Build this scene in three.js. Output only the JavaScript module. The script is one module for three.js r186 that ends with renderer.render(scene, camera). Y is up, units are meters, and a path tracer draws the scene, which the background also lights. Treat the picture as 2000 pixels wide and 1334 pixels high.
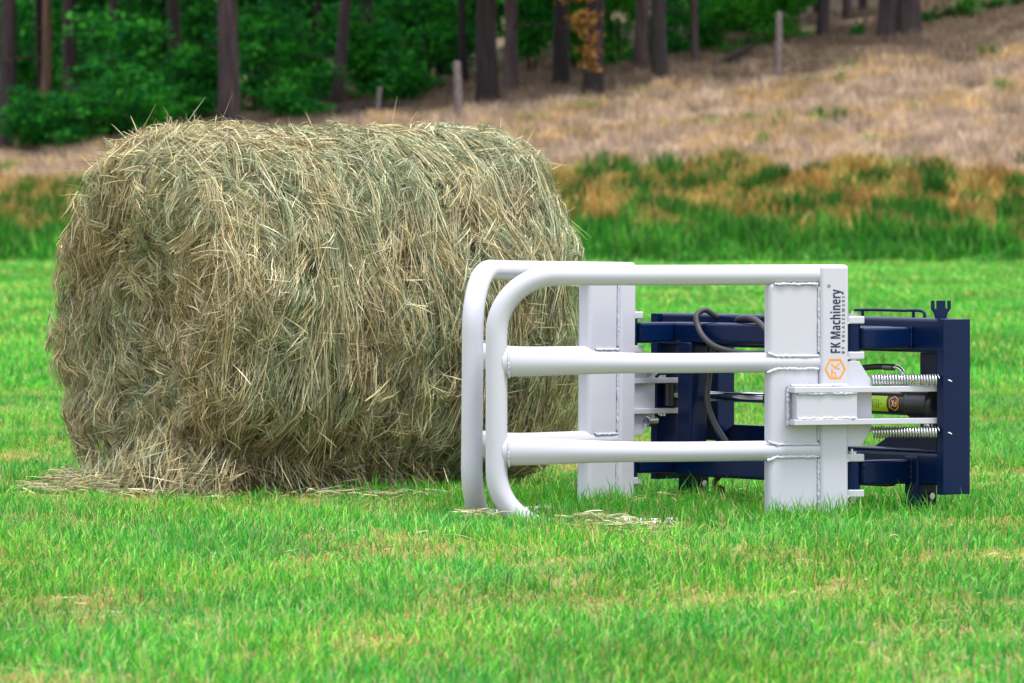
import * as THREE from 'three';
import { RoundedBoxGeometry } from 'three/addons/geometries/RoundedBoxGeometry.js';
import { mergeGeometries } from 'three/addons/utils/BufferGeometryUtils.js';
import { createNoise2D, createNoise3D } from 'simplex-noise';

// ------------------------------------------------------------------ camera, sky, sun, exposure
const scene = new THREE.Scene();
const camera = new THREE.PerspectiveCamera(6.496, 1024 / 683, 0.5, 900);
camera.position.set(0, 0.92, 0);
camera.rotation.set(-0.02127, 0, 0);
camera.focus = 18.15;
camera.userData.fStop = 11;

const renderer = new THREE.WebGLRenderer({ antialias: true });
renderer.toneMapping = THREE.LinearToneMapping;
renderer.toneMappingExposure = 2.8;
renderer.shadowMap.enabled = true;
renderer.shadowMap.type = THREE.PCFSoftShadowMap;

{ // even overcast sky, a little brighter overhead
  const W = 64, H = 32, data = new Float32Array(W * H * 4);
  for (let y = 0; y < H; y++) for (let x = 0; x < W; x++) {
    const up = Math.sin(((y + 0.5) / H - 0.5) * Math.PI), k = 0.36 + 0.6 * Math.max(0, up);
    data.set([0.93 * k, 0.96 * k, 1.08 * k, 1], (y * W + x) * 4);
  }
  const sky = new THREE.DataTexture(data, W, H, THREE.RGBAFormat, THREE.FloatType);
  sky.mapping = THREE.EquirectangularReflectionMapping;
  sky.magFilter = THREE.LinearFilter;
  sky.needsUpdate = true;
  scene.background = sky;
  scene.environment = sky;
}
const sun = new THREE.DirectionalLight(new THREE.Color(1.0, 0.96, 0.88), 1.45);
sun.position.set(9, 31, -11);
sun.target.position.set(0, 0, -19);
sun.castShadow = true;
sun.shadow.radius = 26;
sun.shadow.mapSize.set(2048, 2048);
Object.assign(sun.shadow.camera, { left: -40, right: 40, top: 40, bottom: -40, near: 1, far: 260 });
scene.add(sun, sun.target);

// ------------------------------------------------------------------ helpers
function rng(seed) { let a = seed >>> 0; return () => { a = (a + 0x6d2b79f5) | 0; let t = Math.imul(a ^ (a >>> 15), 1 | a); t = (t + Math.imul(t ^ (t >>> 7), 61 | t)) ^ t; return ((t ^ (t >>> 14)) >>> 0) / 4294967296; }; }
const noise2 = createNoise2D(rng(11)), noise2b = createNoise2D(rng(23)), noise3 = createNoise3D(rng(37));
const R0 = rng(5);
const rand = (r, a, b) => a + (b - a) * r();
const gauss = (r) => (r() + r() + r() + r() - 2) * 1.0;
const clamp = THREE.MathUtils.clamp, lerp = THREE.MathUtils.lerp, smooth = (a, b, x) => { const t = clamp((x - a) / (b - a), 0, 1); return t * t * (3 - 2 * t); };
const V = (x, y, z) => new THREE.Vector3(x, y, z);
const taken = {};
function numbered(name) { taken[name] = (taken[name] ?? -1) + 1; return taken[name] ? name + '_' + String(taken[name]).padStart(3, '0') : name; }
function shade(o) { o.traverse((m) => { if (m.isMesh) { m.castShadow = true; m.receiveShadow = true; } }); return o; }
function part(name, geometry, material, parent, label) { const m = new THREE.Mesh(geometry, material); m.name = name; if (label) m.userData.label = label; m.castShadow = m.receiveShadow = true; parent.add(m); return m; }
function thing(name, label, category, group) { const g = new THREE.Group(); g.name = numbered(name); g.userData = { label, category }; if (group) g.userData.group = group; scene.add(g); return g; }
const std = (rgb, roughness, extra = {}) => new THREE.MeshStandardMaterial({ color: new THREE.Color().setRGB(...rgb), roughness, ...extra });
const phys = (rgb, roughness, extra = {}) => new THREE.MeshPhysicalMaterial({ color: new THREE.Color().setRGB(...rgb), roughness, ...extra });
function at(g, x, y, z) { return g.translate(x, y, z); }
function rbox(x0, x1, y0, y1, z0, z1, r = 0.004) { const w = x1 - x0, h = y1 - y0, d = z1 - z0; return new RoundedBoxGeometry(w, h, d, 3, Math.min(r, w / 2.05, h / 2.05, d / 2.05)).translate((x0 + x1) / 2, (y0 + y1) / 2, (z0 + z1) / 2); }
// a swept tube with a radius that may change along it; closed ends
function sweep(points, radius, radial = 20, segments = 0) {
  const curve = new THREE.CatmullRomCurve3(points, false, 'centripetal'), n = segments || points.length * 2, fr = curve.computeFrenetFrames(n, false);
  const pos = [], nor = [], uv = [], idx = [], p = V(), d = V();
  for (let i = 0; i <= n; i++) {
    const t = i / n; curve.getPointAt(t, p);
    const r = typeof radius === 'function' ? radius(t) : radius;
    for (let k = 0; k <= radial; k++) {
      const a = (k / radial) * Math.PI * 2;
      d.copy(fr.normals[i]).multiplyScalar(Math.cos(a)).addScaledVector(fr.binormals[i], Math.sin(a));
      pos.push(p.x + d.x * r, p.y + d.y * r, p.z + d.z * r); nor.push(d.x, d.y, d.z); uv.push(t, k / radial);
    }
  }
  const w = radial + 1;
  for (let i = 0; i < n; i++) for (let k = 0; k < radial; k++) { const a = i * w + k; idx.push(a, a + 1, a + w, a + 1, a + w + 1, a + w); }
  for (const e of [0, n]) {
    curve.getPointAt(e / n, p); const c = pos.length / 3, tg = fr.tangents[e], s = e ? 1 : -1;
    pos.push(p.x, p.y, p.z); nor.push(tg.x * s, tg.y * s, tg.z * s); uv.push(0, 0);
    for (let k = 0; k < radial; k++) idx.push(c, e * w + k + (e ? 1 : 0), e * w + k + (e ? 0 : 1));
  }
  const g = new THREE.BufferGeometry();
  g.setAttribute('position', new THREE.Float32BufferAttribute(pos, 3)); g.setAttribute('normal', new THREE.Float32BufferAttribute(nor, 3)); g.setAttribute('uv', new THREE.Float32BufferAttribute(uv, 2)); g.setIndex(idx);
  return g;
}
function cyl(r, p0, p1, radial = 24, r1 = r) {
  const d = p1.clone().sub(p0), g = new THREE.CylinderGeometry(r1, r, d.length(), radial, 1);
  g.applyQuaternion(new THREE.Quaternion().setFromUnitVectors(V(0, 1, 0), d.clone().normalize()));
  return g.translate((p0.x + p1.x) / 2, (p0.y + p1.y) / 2, (p0.z + p1.z) / 2);
}
// an uneven weld bead through some points
function bead(points, r = 0.0035, seed = 1) {
  const q = rng(seed), out = [];
  for (let i = 0; i < points.length - 1; i++) { const n = Math.max(2, Math.round(points[i].distanceTo(points[i + 1]) / 0.007)); for (let k = 0; k < n; k++) out.push(points[i].clone().lerp(points[i + 1], k / n).add(V(gauss(q) * 0.0012, gauss(q) * 0.0012, gauss(q) * 0.0006))); }
  out.push(points[points.length - 1].clone());
  const ph = q() * 9;
  return sweep(out, (t) => r * (0.8 + 0.3 * Math.abs(Math.sin(t * out.length * 1.3 + ph)) + 0.15 * Math.sin(t * 17 + ph)), 8, out.length * 3);
}
// thin ribbons (straws, needles) gathered into one mesh with one colour for each ribbon
class Ribbons {
  constructor(most, seg = 3) { this.seg = seg; this.pos = new Float32Array(most * (seg + 1) * 6); this.col = new Float32Array(most * (seg + 1) * 6); this.idx = new Uint32Array(most * seg * 6); this.nv = this.ni = 0; this.most = most; this.n = 0; }
  add(pts, side, width, c) { // pts: seg + 1 points; side: direction across
    if (this.n >= this.most) return; this.n++;
    const b = this.nv, s = this.seg;
    for (let i = 0; i <= s; i++) {
      const w = width * (i === s ? 0.35 : i === 0 ? 0.7 : 1) * 0.5, p = pts[i];
      for (const k of [-1, 1]) { const o = this.nv * 3; this.pos[o] = p.x + side.x * w * k; this.pos[o + 1] = p.y + side.y * w * k; this.pos[o + 2] = p.z + side.z * w * k; this.col[o] = c[0]; this.col[o + 1] = c[1]; this.col[o + 2] = c[2]; this.nv++; }
    }
    for (let i = 0; i < s; i++) { const a = b + i * 2; this.idx.set([a, a + 1, a + 2, a + 1, a + 3, a + 2], this.ni); this.ni += 6; }
  }
  geometry() {
    const g = new THREE.BufferGeometry();
    g.setAttribute('position', new THREE.BufferAttribute(this.pos.slice(0, this.nv * 3), 3)); g.setAttribute('color', new THREE.BufferAttribute(this.col.slice(0, this.nv * 3), 3)); g.setIndex(new THREE.BufferAttribute(this.idx.slice(0, this.ni), 1));
    return g;
  }
}

// ------------------------------------------------------------------ terrain: a flat mown meadow, then a bank that climbs to the right
function terrain(X, d) {
  const und = 0.012 * noise2(X * 0.35, d * 0.2);
  const t = d - 110;
  if (t <= 0) return und * smooth(25, 60, d);
  const top = Math.max(1.6, 2.35 + (clamp(X, -40, 40) + 11.9) * 0.132), k = t / 30;
  const h = k <= 1 ? top * (0.75 * k + 0.25 * smooth(0, 1, k)) : top + Math.min(k - 1, 2.5) * top * 0.55;
  return h + und + 0.10 * noise2b(X * 0.22, d * 0.22) * smooth(0, 8, t);
}
const bandGreen = (X) => 4.0 - 0.12 * clamp(X, -14, 12) + 1.2 * noise2(X * 0.3, 4);
const bandMixed = (X) => bandGreen(X) + 9.0 - 0.1 * X;

{ // ground sheet of the whole place
  const pos = [], col = [], idx = [], xs = [], ds = [];
  for (let i = 0; i <= 150; i++) { const s = (i / 150) * 2 - 1; xs.push(Math.sign(s) * (Math.abs(s) * 22 + Math.pow(Math.abs(s), 6) * 330)); }
  for (let d = -30; d < 8; d += 4) ds.push(d);
  for (let d = 8; d < 108; d += 1.4) ds.push(d);
  for (let d = 108; d < 160; d += 0.7) ds.push(d);
  for (let d = 160; d < 420; d += 14) ds.push(d);
  for (const d of ds) for (const x of xs) {
    const t = d - 110; let c;
    const n = noise2(x * 0.6, d * 0.6), m = noise2b(x * 0.15, d * 0.12), f = noise2(x * 3.1, d * 3.1);
    if (t < 0) c = [0.19 + 0.05 * m + 0.04 * n, 0.2 + 0.03 * m, 0.07];
    else if (t < bandGreen(x)) c = [0.03, 0.12 + 0.02 * n, 0.015];
    else if (t < bandMixed(x)) c = [0.20 + 0.05 * n, 0.16 + 0.03 * m, 0.05];
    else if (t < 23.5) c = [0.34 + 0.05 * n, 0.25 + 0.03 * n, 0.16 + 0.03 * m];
    else c = [0.17 + 0.03 * n, 0.125 + 0.025 * n, 0.08];  // strip by the trees: litter tone with tree shade painted in
    pos.push(x, terrain(x, d), -d); col.push(...c.map((v) => v * (1 + 0.12 * f)));
  }
  const w = xs.length;
  for (let j = 0; j < ds.length - 1; j++) for (let i = 0; i < w - 1; i++) { const a = j * w + i; idx.push(a, a + 1, a + w, a + 1, a + w + 1, a + w); }
  const g = new THREE.BufferGeometry();
  g.setAttribute('position', new THREE.Float32BufferAttribute(pos, 3)); g.setAttribute('color', new THREE.Float32BufferAttribute(col, 3)); g.setIndex(idx); g.computeVertexNormals();
  const m = new THREE.Mesh(g, std([1, 1, 1], 1, { vertexColors: true })); m.name = 'ground'; m.receiveShadow = true; m.castShadow = true;
  m.userData = { kind: 'structure', label: 'meadow ground rising into a bank at the forest edge', category: 'ground' };
  scene.add(m);
}

// ------------------------------------------------------------------ where the two main things stand
const CLAMP = { x: 0.904, d: 18.65, turn: -0.911 };
const BALE = { x: -0.648, d: 20.05, turn: 0.565, R: 0.61, L: 1.46, y: 0.594 };
function baleLocal(X, d) { const dx = X - BALE.x, dz = -(d - BALE.d), c = Math.cos(BALE.turn), s = Math.sin(BALE.turn); return [dx * c - dz * s, dx * s + dz * c]; } // [along the axis, across]

// ------------------------------------------------------------------ grass
const leafMat = (rough = 0.75) => phys([1, 1, 1], rough, { vertexColors: true, transmission: 0.4, thickness: 0, specularIntensity: 0.15, side: THREE.DoubleSide });
const grassMat = leafMat(0.8);
function tuft(seed, blades, radius, h0, h1, w, lean, colours) {
  const r = rng(seed), pos = [], col = [], idx = [];
  for (let i = 0; i < blades; i++) {
    const a = r() * 6.283, q = Math.sqrt(r()) * radius, x = Math.cos(a) * q, z = Math.sin(a) * q, h = rand(r, h0, h1), b = r() * 6.283, l = lean * h * (0.2 + r()), f = r() * 3.1416, ww = w * rand(r, 0.6, 1.25);
    const sx = Math.cos(f) * ww * 0.5, sz = Math.sin(f) * ww * 0.5, c = colours(r), o = pos.length / 3, dx = Math.cos(b) * l, dz = Math.sin(b) * l;
    pos.push(x - sx, -0.01, z - sz, x + sx, -0.01, z + sz, x + dx * 0.35 - sx * 0.85, h * 0.6, z + dz * 0.35 - sz * 0.85, x + dx * 0.35 + sx * 0.85, h * 0.6, z + dz * 0.35 + sz * 0.85, x + dx, h * (1 - 0.25 * lean * r()), z + dz);
    for (let k = 0; k < 5; k++) col.push(...c);
    idx.push(o, o + 1, o + 2, o + 1, o + 3, o + 2, o + 2, o + 3, o + 4);
  }
  const g = new THREE.BufferGeometry();
  g.setAttribute('position', new THREE.Float32BufferAttribute(pos, 3)); g.setAttribute('color', new THREE.Float32BufferAttribute(col, 3)); g.setIndex(idx);
  return g;
}
function scatter(name, geometries, material, spots, label, category) { // spots: [x, y, z, turn, sx, sy, colour]; stuff: one object, several variants inside it
  const root = new THREE.Group(); root.name = name; root.userData = { kind: 'stuff', label, category }; scene.add(root);
  const m4 = new THREE.Matrix4(), q = new THREE.Quaternion(), up = V(0, 1, 0), c = new THREE.Color();
  geometries.forEach((g, v) => {
    const mine = spots.filter((_, i) => i % geometries.length === v);
    const im = new THREE.InstancedMesh(g, material, mine.length); im.name = name + '_blades'; im.userData = { kind: 'stuff' }; im.castShadow = im.receiveShadow = true;
    mine.forEach((s, i) => { m4.compose(V(s[0], s[1], s[2]), q.setFromAxisAngle(up, s[3]), V(s[4], s[5], s[4])); im.setMatrixAt(i, m4); im.setColorAt(i, c.setRGB(...s[6])); });
    root.add(im);
  });
}
const GREENS = [[0.10, 0.43, 0.035], [0.055, 0.34, 0.035], [0.25, 0.52, 0.08], [0.06, 0.38, 0.07], [0.14, 0.46, 0.035]];
const mown = (dry) => (r) => { const k = r(); if (k < dry) return [0.56, 0.47, 0.19].map((v) => v * rand(r, 0.7, 1.15)); const c = GREENS[Math.floor(r() * GREENS.length)], j = rand(r, 0.55, 1.4); return c.map((v) => v * j); };
{
  const r = rng(101), near = [], dry = [], tall = [];
  const area = (d) => d * 0.0852 + 0.7;
  for (let d = 10.2; d < 32;) {
    const step = 0.06 + (d - 10) * 0.0018; d += step;
    for (let x = -area(d); x < area(d); x += step * 1.05) {
      const X = x + gauss(r) * step, D = d + gauss(r) * step, [bx, bz] = baleLocal(X, D);
      if (Math.abs(bx) < BALE.L / 2 - 0.05 && Math.abs(bz) < 0.3) continue;
      const y = terrain(X, D), yellow = noise2(X * 1.1 + 7, D * 0.55) * 0.6 + noise2b(X * 3.4, D * 1.6) * 0.4;
      // unmown tufts stand under and behind the clamp and round the foot of the bale
      const under = smooth(0.95, 0.45, Math.hypot((X - 0.75) * 0.72, (D - 18.6) * 0.75)) + 0.8 * smooth(0.4, 0.1, Math.abs(D - 19.35)) * smooth(0.15, -0.3, X - 0.1) * smooth(-0.75, -0.4, X) + (r() < 0.03 ? 0.5 : 0);
      const g = 0.92 + 0.16 * noise2b(X * 0.8, D * 0.4), cool = 0.5 + 0.5 * noise2(X * 0.9 - 3, D * 0.35);
      const tint = [g * lerp(1.15, 0.8, cool), g * lerp(0.98, 1.0, cool), g * lerp(0.85, 1.25, cool)];
      if (under > 0.25 && r() < under + 0.25) tall.push([X, y, -D, r() * 6.28, 1, clamp(0.45 + 0.6 * under, 0.4, 1.25) * rand(r, 0.6, 1.2), [0.65 * g, 0.85 * g, 0.65 * g]]);
      if (yellow > -0.02 && r() < 0.28 + yellow) dry.push([X, y, -D, r() * 6.28, 1.1, rand(r, 0.5, 0.95), [1.05 * g, g, 0.95 * g]]);
      else near.push([X, y, -D, r() * 6.28, 1.05, rand(r, 0.65, 1.25) * (1 - 0.25 * smooth(0, 0.5, yellow)), tint]);
    }
  }
  scatter('meadow_grass', [1, 2, 3, 4].map((s) => tuft(s, 38, 0.06, 0.018, 0.056, 0.0034, 0.6, mown(0.12))), grassMat, near, 'bright green mown grass of the meadow', 'grass');
  scatter('dry_grass', [5, 6, 7].map((s) => tuft(s, 34, 0.065, 0.012, 0.042, 0.0034, 1.0, mown(0.66))), grassMat, dry, 'yellowed patches of mown grass in the meadow', 'grass');
  for (const [x0, x1, d0, d1, n, h] of [[0.6, 1.08, 17.74, 17.92, 70, 1.0], [0.2, 0.42, 18.5, 18.72, 34, 0.9], [1.05, 1.5, 17.9, 18.3, 40, 0.8], [-0.2, 0.3, 18.6, 19.4, 60, 0.85]]) for (let i = 0; i < n; i++) { const X = rand(r, x0, x1), D = rand(r, d0, d1); tall.push([X, 0, -D, r() * 6.28, 0.9, h * rand(r, 0.45, 1.1), [0.6, 0.82, 0.6]]); }
  scatter('long_grass', [8, 9, 10].map((s) => tuft(s, 9, 0.05, 0.03, 0.105, 0.004, 0.5, mown(0.06))), grassMat, tall, 'longer dark green grass around the clamp and bale', 'grass');
  const far = [];
  for (let d = 31; d < 111;) {
    const step = 0.15 + (d - 31) * 0.0035; d += step * 1.2;
    const hw = d * 0.0852 + 2;
    for (let x = -hw; x < hw; x += step) {
      const X = x + gauss(r) * step, D = d + gauss(r) * step, yl = 0.5 + 0.5 * noise2(X * 0.35 + 7, D * 0.09), g = 0.95 + 0.26 * noise2b(X * 0.5, D * 0.13);
      far.push([X, terrain(X, D), -D, r() * 6.28, step / 0.15 * 0.9, rand(r, 0.7, 1.3) * (d > 108.5 ? 1.4 : 1), [g * lerp(0.85, 1.5, yl * yl), g * lerp(1.0, 1.02, yl), g * lerp(0.9, 1.2, yl)]]);
    }
  }
  scatter('far_meadow_grass', [21, 22, 23].map((s) => tuft(s, 26, 0.12, 0.03, 0.085, 0.011, 0.6, mown(0.12))), grassMat, far, 'mown green meadow stretching away to the bank', 'grass');
}

{ // rough growth on the bank
  const r = rng(303), green = [], straw = [], heath = [], tufts = [];
  for (let d = 108.2; d < 150; d += 0.33) for (let x = -d * 0.0852 - 3; x < d * 0.0852 + 3; x += 0.36) {
    const X = x + gauss(r) * 0.3, D = d + gauss(r) * 0.3, t = D - 110; if (t < -0.3 + 1.5 * noise2(X * 0.7, 50) && r() < 0.85) continue;
    const y = terrain(X, D), a = bandGreen(X) + 1.6 * noise2(X * 0.9, D * 0.8), b = bandMixed(X) + 1.2 * noise2(X * 0.7, D * 0.7), g = 1 + 0.38 * noise2b(X * 0.6, D * 0.9);
    const clump = noise2(X * 0.55 + 30, D * 0.9), j = rand(r, 0.8, 1.2), put = (list, s, h, c) => list.push([X, y, -D, r() * 6.28, s, h, c.map((v) => v * g * j)]);
    if (t < a) put(green, 1, rand(r, 0.5, 1.15) * lerp(0.3, 1, smooth(-1.5, 2, t)), clump > 0.3 ? [2.3, 1.7, 1.8] : t < 1.2 ? [1.6, 1.4, 1.5] : [1.05, 1.05, 1]);
    else if (t < b) { if (clump > 0.28 && r() < 0.85) put(tufts, 1, rand(r, 0.6, 1.1), [1, 1, 1]); else put(straw, 1, rand(r, 0.6, 1.1), clump < -0.35 ? [0.75, 0.6, 0.55] : [1, 1, 1]); }
    else if (t < 33 || r() < 0.3) { const m = noise2(X * 0.16, D * 0.42) + 0.35 * noise2b(X * 0.9, D * 0.9); const litterShade = t > 23.5 + 1.5 * noise2(X * 0.4, 9), gold = m > 0.18 && !litterShade; put(heath, 1, rand(r, 0.45, 0.95) * (litterShade ? 0.7 : 1), gold ? [1.06, 0.97, 0.72] : litterShade ? [0.5, 0.47, 0.45] : [1, 0.98, 1]); if (m > 0.72 && !litterShade && r() < 0.4) put(tufts, 0.8, 0.5, [1.6, 1.5, 1.2]); }  // litter near the trees; their shade is painted into its darker tint
  }
  const tone = (list) => (q) => { const c = list[Math.floor(q() * list.length)], j = rand(q, 0.75, 1.2); return c.map((v) => v * j); };
  scatter('bank_grass', [31, 32, 33].map((s) => tuft(s, 46, 0.26, 0.25, 0.75, 0.026, 0.4, tone([[0.025, 0.19, 0.012], [0.015, 0.13, 0.012], [0.045, 0.25, 0.017], [0.11, 0.27, 0.05], [0.012, 0.09, 0.01]]))), grassMat, green, 'tall dark green grass along the foot of the bank', 'grass');
  scatter('straw_grass', [34, 35, 36].map((s) => tuft(s, 46, 0.26, 0.2, 0.55, 0.022, 0.5, tone([[0.52, 0.35, 0.10], [0.60, 0.43, 0.15], [0.38, 0.25, 0.08], [0.24, 0.26, 0.055]]))), grassMat, straw, 'orange dry grass across the bank', 'grass');
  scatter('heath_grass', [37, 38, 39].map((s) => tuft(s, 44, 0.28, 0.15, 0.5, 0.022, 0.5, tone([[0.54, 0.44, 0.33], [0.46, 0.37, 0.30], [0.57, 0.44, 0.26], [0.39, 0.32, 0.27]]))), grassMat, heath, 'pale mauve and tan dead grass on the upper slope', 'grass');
  scatter('rush_tufts', [40, 41].map((s) => tuft(s, 50, 0.24, 0.25, 0.7, 0.03, 0.35, tone([[0.015, 0.11, 0.012], [0.025, 0.16, 0.016], [0.05, 0.19, 0.018]]))), grassMat, tufts, 'dark green rushes among the orange grass', 'grass');
}

// ------------------------------------------------------------------ forest edge
function barkTexture() {
  const W = 128, H = 512, data = new Uint8Array(W * H * 4);
  for (let y = 0; y < H; y++) for (let x = 0; x < W; x++) {
    const a = (x / W) * 6.283, n = noise3(Math.cos(a) * 1.8, Math.sin(a) * 1.8, y * 0.012) * 0.5 + noise3(Math.cos(a) * 5, Math.sin(a) * 5, y * 0.05) * 0.35 + noise3(Math.cos(a) * 12, Math.sin(a) * 12, y * 0.16) * 0.2;
    const v = clamp(0.62 + 0.38 * n, 0.15, 1) * 255; data.set([v, v * (0.96 + 0.04 * n), v * 0.98, 255], (y * W + x) * 4);
  }
  const t = new THREE.DataTexture(data, W, H); t.wrapS = t.wrapT = THREE.RepeatWrapping; t.magFilter = THREE.LinearFilter; t.colorSpace = THREE.SRGBColorSpace; t.repeat.set(1, 2); t.needsUpdate = true; return t;
}
const bark = barkTexture();
const barkMats = [[0.11, 0.076, 0.078], [0.042, 0.03, 0.029], [0.16, 0.115, 0.105], [0.32, 0.21, 0.12]].map((c) => std(c, 0.95, { map: bark, bumpMap: bark, bumpScale: 0.03 }));
const leafMat2 = leafMat(0.7);
function trunkGeometry(seed) { // radius 1 at the foot, height 1
  const r = rng(seed), pts = []; let x = 0, z = 0;
  for (let i = 0; i <= 8; i++) { pts.push([x, i / 8, z]); x += gauss(r) * 0.006; z += gauss(r) * 0.006; }
  return (radius, height) => sweep(pts.map((p) => V(p[0] * height, p[1] * height - 0.15, p[2] * height)), (t) => radius * (1 - 0.62 * t) * (1 + 0.28 * Math.exp(-t * height / 0.5)), 14, 24);
}
const trunkForms = [trunkGeometry(61), trunkGeometry(62), trunkGeometry(63)];
function leafCloud(seed, count, blobs, size, colours, flat = 0) { // leaf-sized faces gathered round twig clusters inside several blobs
  const r = rng(seed), pos = [], col = [], idx = [], n = V(), s = V(), t = V();
  const total = blobs.reduce((a, b) => a + b[3] * b[4], 0);
  for (const [bx, by, bz, br, bh] of blobs) {
    const clusters = Math.max(6, Math.round((count / 14) * br * bh / total));
    for (let k = 0; k < clusters; k++) {
      n.set(gauss(r), gauss(r), gauss(r)).normalize(); const q = Math.pow(r(), 0.45);
      const cx = bx + n.x * br * q * (1 + 0.25 * gauss(r)), cy = by + n.y * bh * q, cz = bz + n.z * br * q, c = colours[Math.floor(r() * colours.length)], cs = size * rand(r, 1.2, 3.2);
      for (let i = 0; i < 14; i++) {
        const x = cx + gauss(r) * cs, y = cy + gauss(r) * cs * 0.6, z = cz + gauss(r) * cs, w = size * rand(r, 0.5, 1), l = size * rand(r, 0.9, 1.7), j = rand(r, 0.75, 1.25);
        n.set(gauss(r), gauss(r) + 0.8 - flat, gauss(r)).normalize(); s.set(gauss(r), gauss(r) * 0.6, gauss(r)).cross(n).normalize(); t.crossVectors(n, s);
        const o = pos.length / 3;
        pos.push(x - t.x * l * 0.5, y - t.y * l * 0.5, z - t.z * l * 0.5, x + s.x * w * 0.5, y + s.y * w * 0.5, z + s.z * w * 0.5, x + t.x * l * 0.5, y + t.y * l * 0.5 - size * 0.15, z + t.z * l * 0.5, x - s.x * w * 0.5, y - s.y * w * 0.5, z - s.z * w * 0.5);
        for (let v = 0; v < 4; v++) col.push(c[0] * j, c[1] * j, c[2] * j);
        idx.push(o, o + 1, o + 2, o, o + 2, o + 3);
      }
    }
  }
  const g = new THREE.BufferGeometry();
  g.setAttribute('position', new THREE.Float32BufferAttribute(pos, 3)); g.setAttribute('color', new THREE.Float32BufferAttribute(col, 3)); g.setIndex(idx); return g;
}
const PINE = [[0.03, 0.075, 0.03], [0.045, 0.095, 0.04], [0.025, 0.06, 0.03]], BROAD = [[0.025, 0.25, 0.018], [0.012, 0.14, 0.014], [0.065, 0.40, 0.03], [0.014, 0.2, 0.04], [0.03, 0.3, 0.02], [0.007, 0.085, 0.011]], LIGHT = [[0.04, 0.27, 0.012], [0.06, 0.31, 0.018], [0.03, 0.2, 0.012]];
const pineCrowns = [71, 72, 73].map((s) => { const r = rng(s), b = []; for (let i = 0; i < 15; i++) { const a = r() * 6.28, q = rand(r, 0.4, 2.6); b.push([Math.cos(a) * q, rand(r, 8.6, 15.5), Math.sin(a) * q, rand(r, 1.1, 1.9), rand(r, 0.5, 0.9)]); } return leafCloud(s, 6500, b, 0.2, PINE); });
const BARKS = ['purple-grey', 'dark brown', 'pale reddish', 'ochre'];
function pine(X, d, radius, form, barkNo, label, group) {
  const g = thing('pine_tree', label, 'tree', group);
  g.position.set(X, terrain(X, d), -d); g.rotation.set(Math.sin(X * 91) * 0.02, X * 7 + d, Math.sin(X * 57 + d) * 0.028);
  const h = 15.5;
  part('trunk', trunkForms[form](radius, h), barkMats[barkNo], g);
  part('crown', pineCrowns[form], leafMat2, g);
  const r = rng(Math.round(X * 100 + d * 7)); // dead branch stubs
  for (let k = 0; k < 5; k++) { const y = rand(r, 1.2, 7.5), a = r() * 6.28, l = rand(r, 0.25, 1.1), q = radius * 0.7; part('branch_stub', sweep([V(Math.cos(a) * q * 0.5, y, Math.sin(a) * q * 0.5), V(Math.cos(a) * (q + l * 0.5), y + 0.02, Math.sin(a) * (q + l * 0.5)), V(Math.cos(a) * (q + l), y - 0.06, Math.sin(a) * (q + l))], (t) => 0.028 * (1 - 0.6 * t), 7, 6), barkMats[barkNo], g); }
  return g;
}
const ORD = ['first', 'second', 'third', 'fourth', 'fifth', 'sixth', 'seventh', 'eighth', 'ninth', 'tenth', 'eleventh', 'twelfth', 'thirteenth', 'fourteenth', 'fifteenth', 'sixteenth', 'seventeenth', 'eighteenth', 'nineteenth', 'twentieth', 'twenty-first', 'twenty-second', 'twenty-third', 'twenty-fourth', 'twenty-fifth', 'twenty-sixth'];
const EDGE = [ // x, depth, radius, bark: the pines at the forest edge, from left to right
  [-11.69, 138.8, 0.165, 0], [-6.39, 135.8, 0.25, 0], [-4.05, 138.2, 0.145, 0], [-1.12, 141.0, 0.106, 1], [-0.55, 135.3, 0.25, 1], [-0.02, 136.7, 0.157, 2], [1.11, 137.5, 0.187, 1], [1.82, 135.5, 0.225, 1], [2.95, 138.8, 0.165, 2], [3.34, 135.2, 0.18, 1], [4.23, 138.8, 0.083, 2],
  [7.22, 140.3, 0.143, 0], [8.65, 138.4, 0.253, 0], [9.13, 138.3, 0.247, 0]];
const WHERE = ['cut by the left edge of the picture', 'tallest above the top of the hay bale', 'half hidden by bushes right of the bale top', 'thin, just behind the grey fence post', 'stout, right of the grey fence post by the bale', 'slim and pale, right of the stout dark one', 'left of the hanging brown branch', 'behind the hanging brown branch', 'pale, left of a dark straight trunk', 'dark and straight, alone in front of the tan slope', 'very thin, right of the dark straight trunk', 'slim, right of the leafy bush and fence post', 'left of a touching pair on the slope', 'right of a touching pair on the slope'];
EDGE.forEach(([x, d, r, b], i) => pine(x, d, r, i % 3, b, `${BARKS[b]} pine trunk ${WHERE[i]}`, 'pines at the forest edge'));
const DEEP = [[-12.75, 153, 0.18, 0], [-12.2, 156, 0.12, 1], [-11.75, 151, 0.13, 3], [-11.25, 154, 0.2, 0], [-9.3, 158, 0.17, 1], [-7.6, 160, 0.14, 0], [-5.1, 156, 0.16, 1], [-2.6, 158, 0.18, 1], [0.55, 156, 0.16, 1], [2.4, 152, 0.16, 1], [3.9, 148, 0.155, 1], [4.75, 152, 0.14, 0], [5.3, 149, 0.19, 1], [6.3, 156, 0.16, 1], [7.7, 151, 0.14, 0], [8.15, 146, 0.105, 0], [8.62, 148, 0.10, 0], [10.2, 152, 0.15, 1], [11.3, 156, 0.18, 1], [12.7, 150, 0.16, 0], [-10.1, 149, 0.15, 1], [-8.4, 150, 0.17, 1], [-3.6, 149, 0.15, 1], [1.6, 146, 0.17, 1], [4.5, 145, 0.19, 1], [9.7, 146, 0.2, 1]].sort((a, b) => a[0] / a[1] - b[0] / b[1]);
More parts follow.
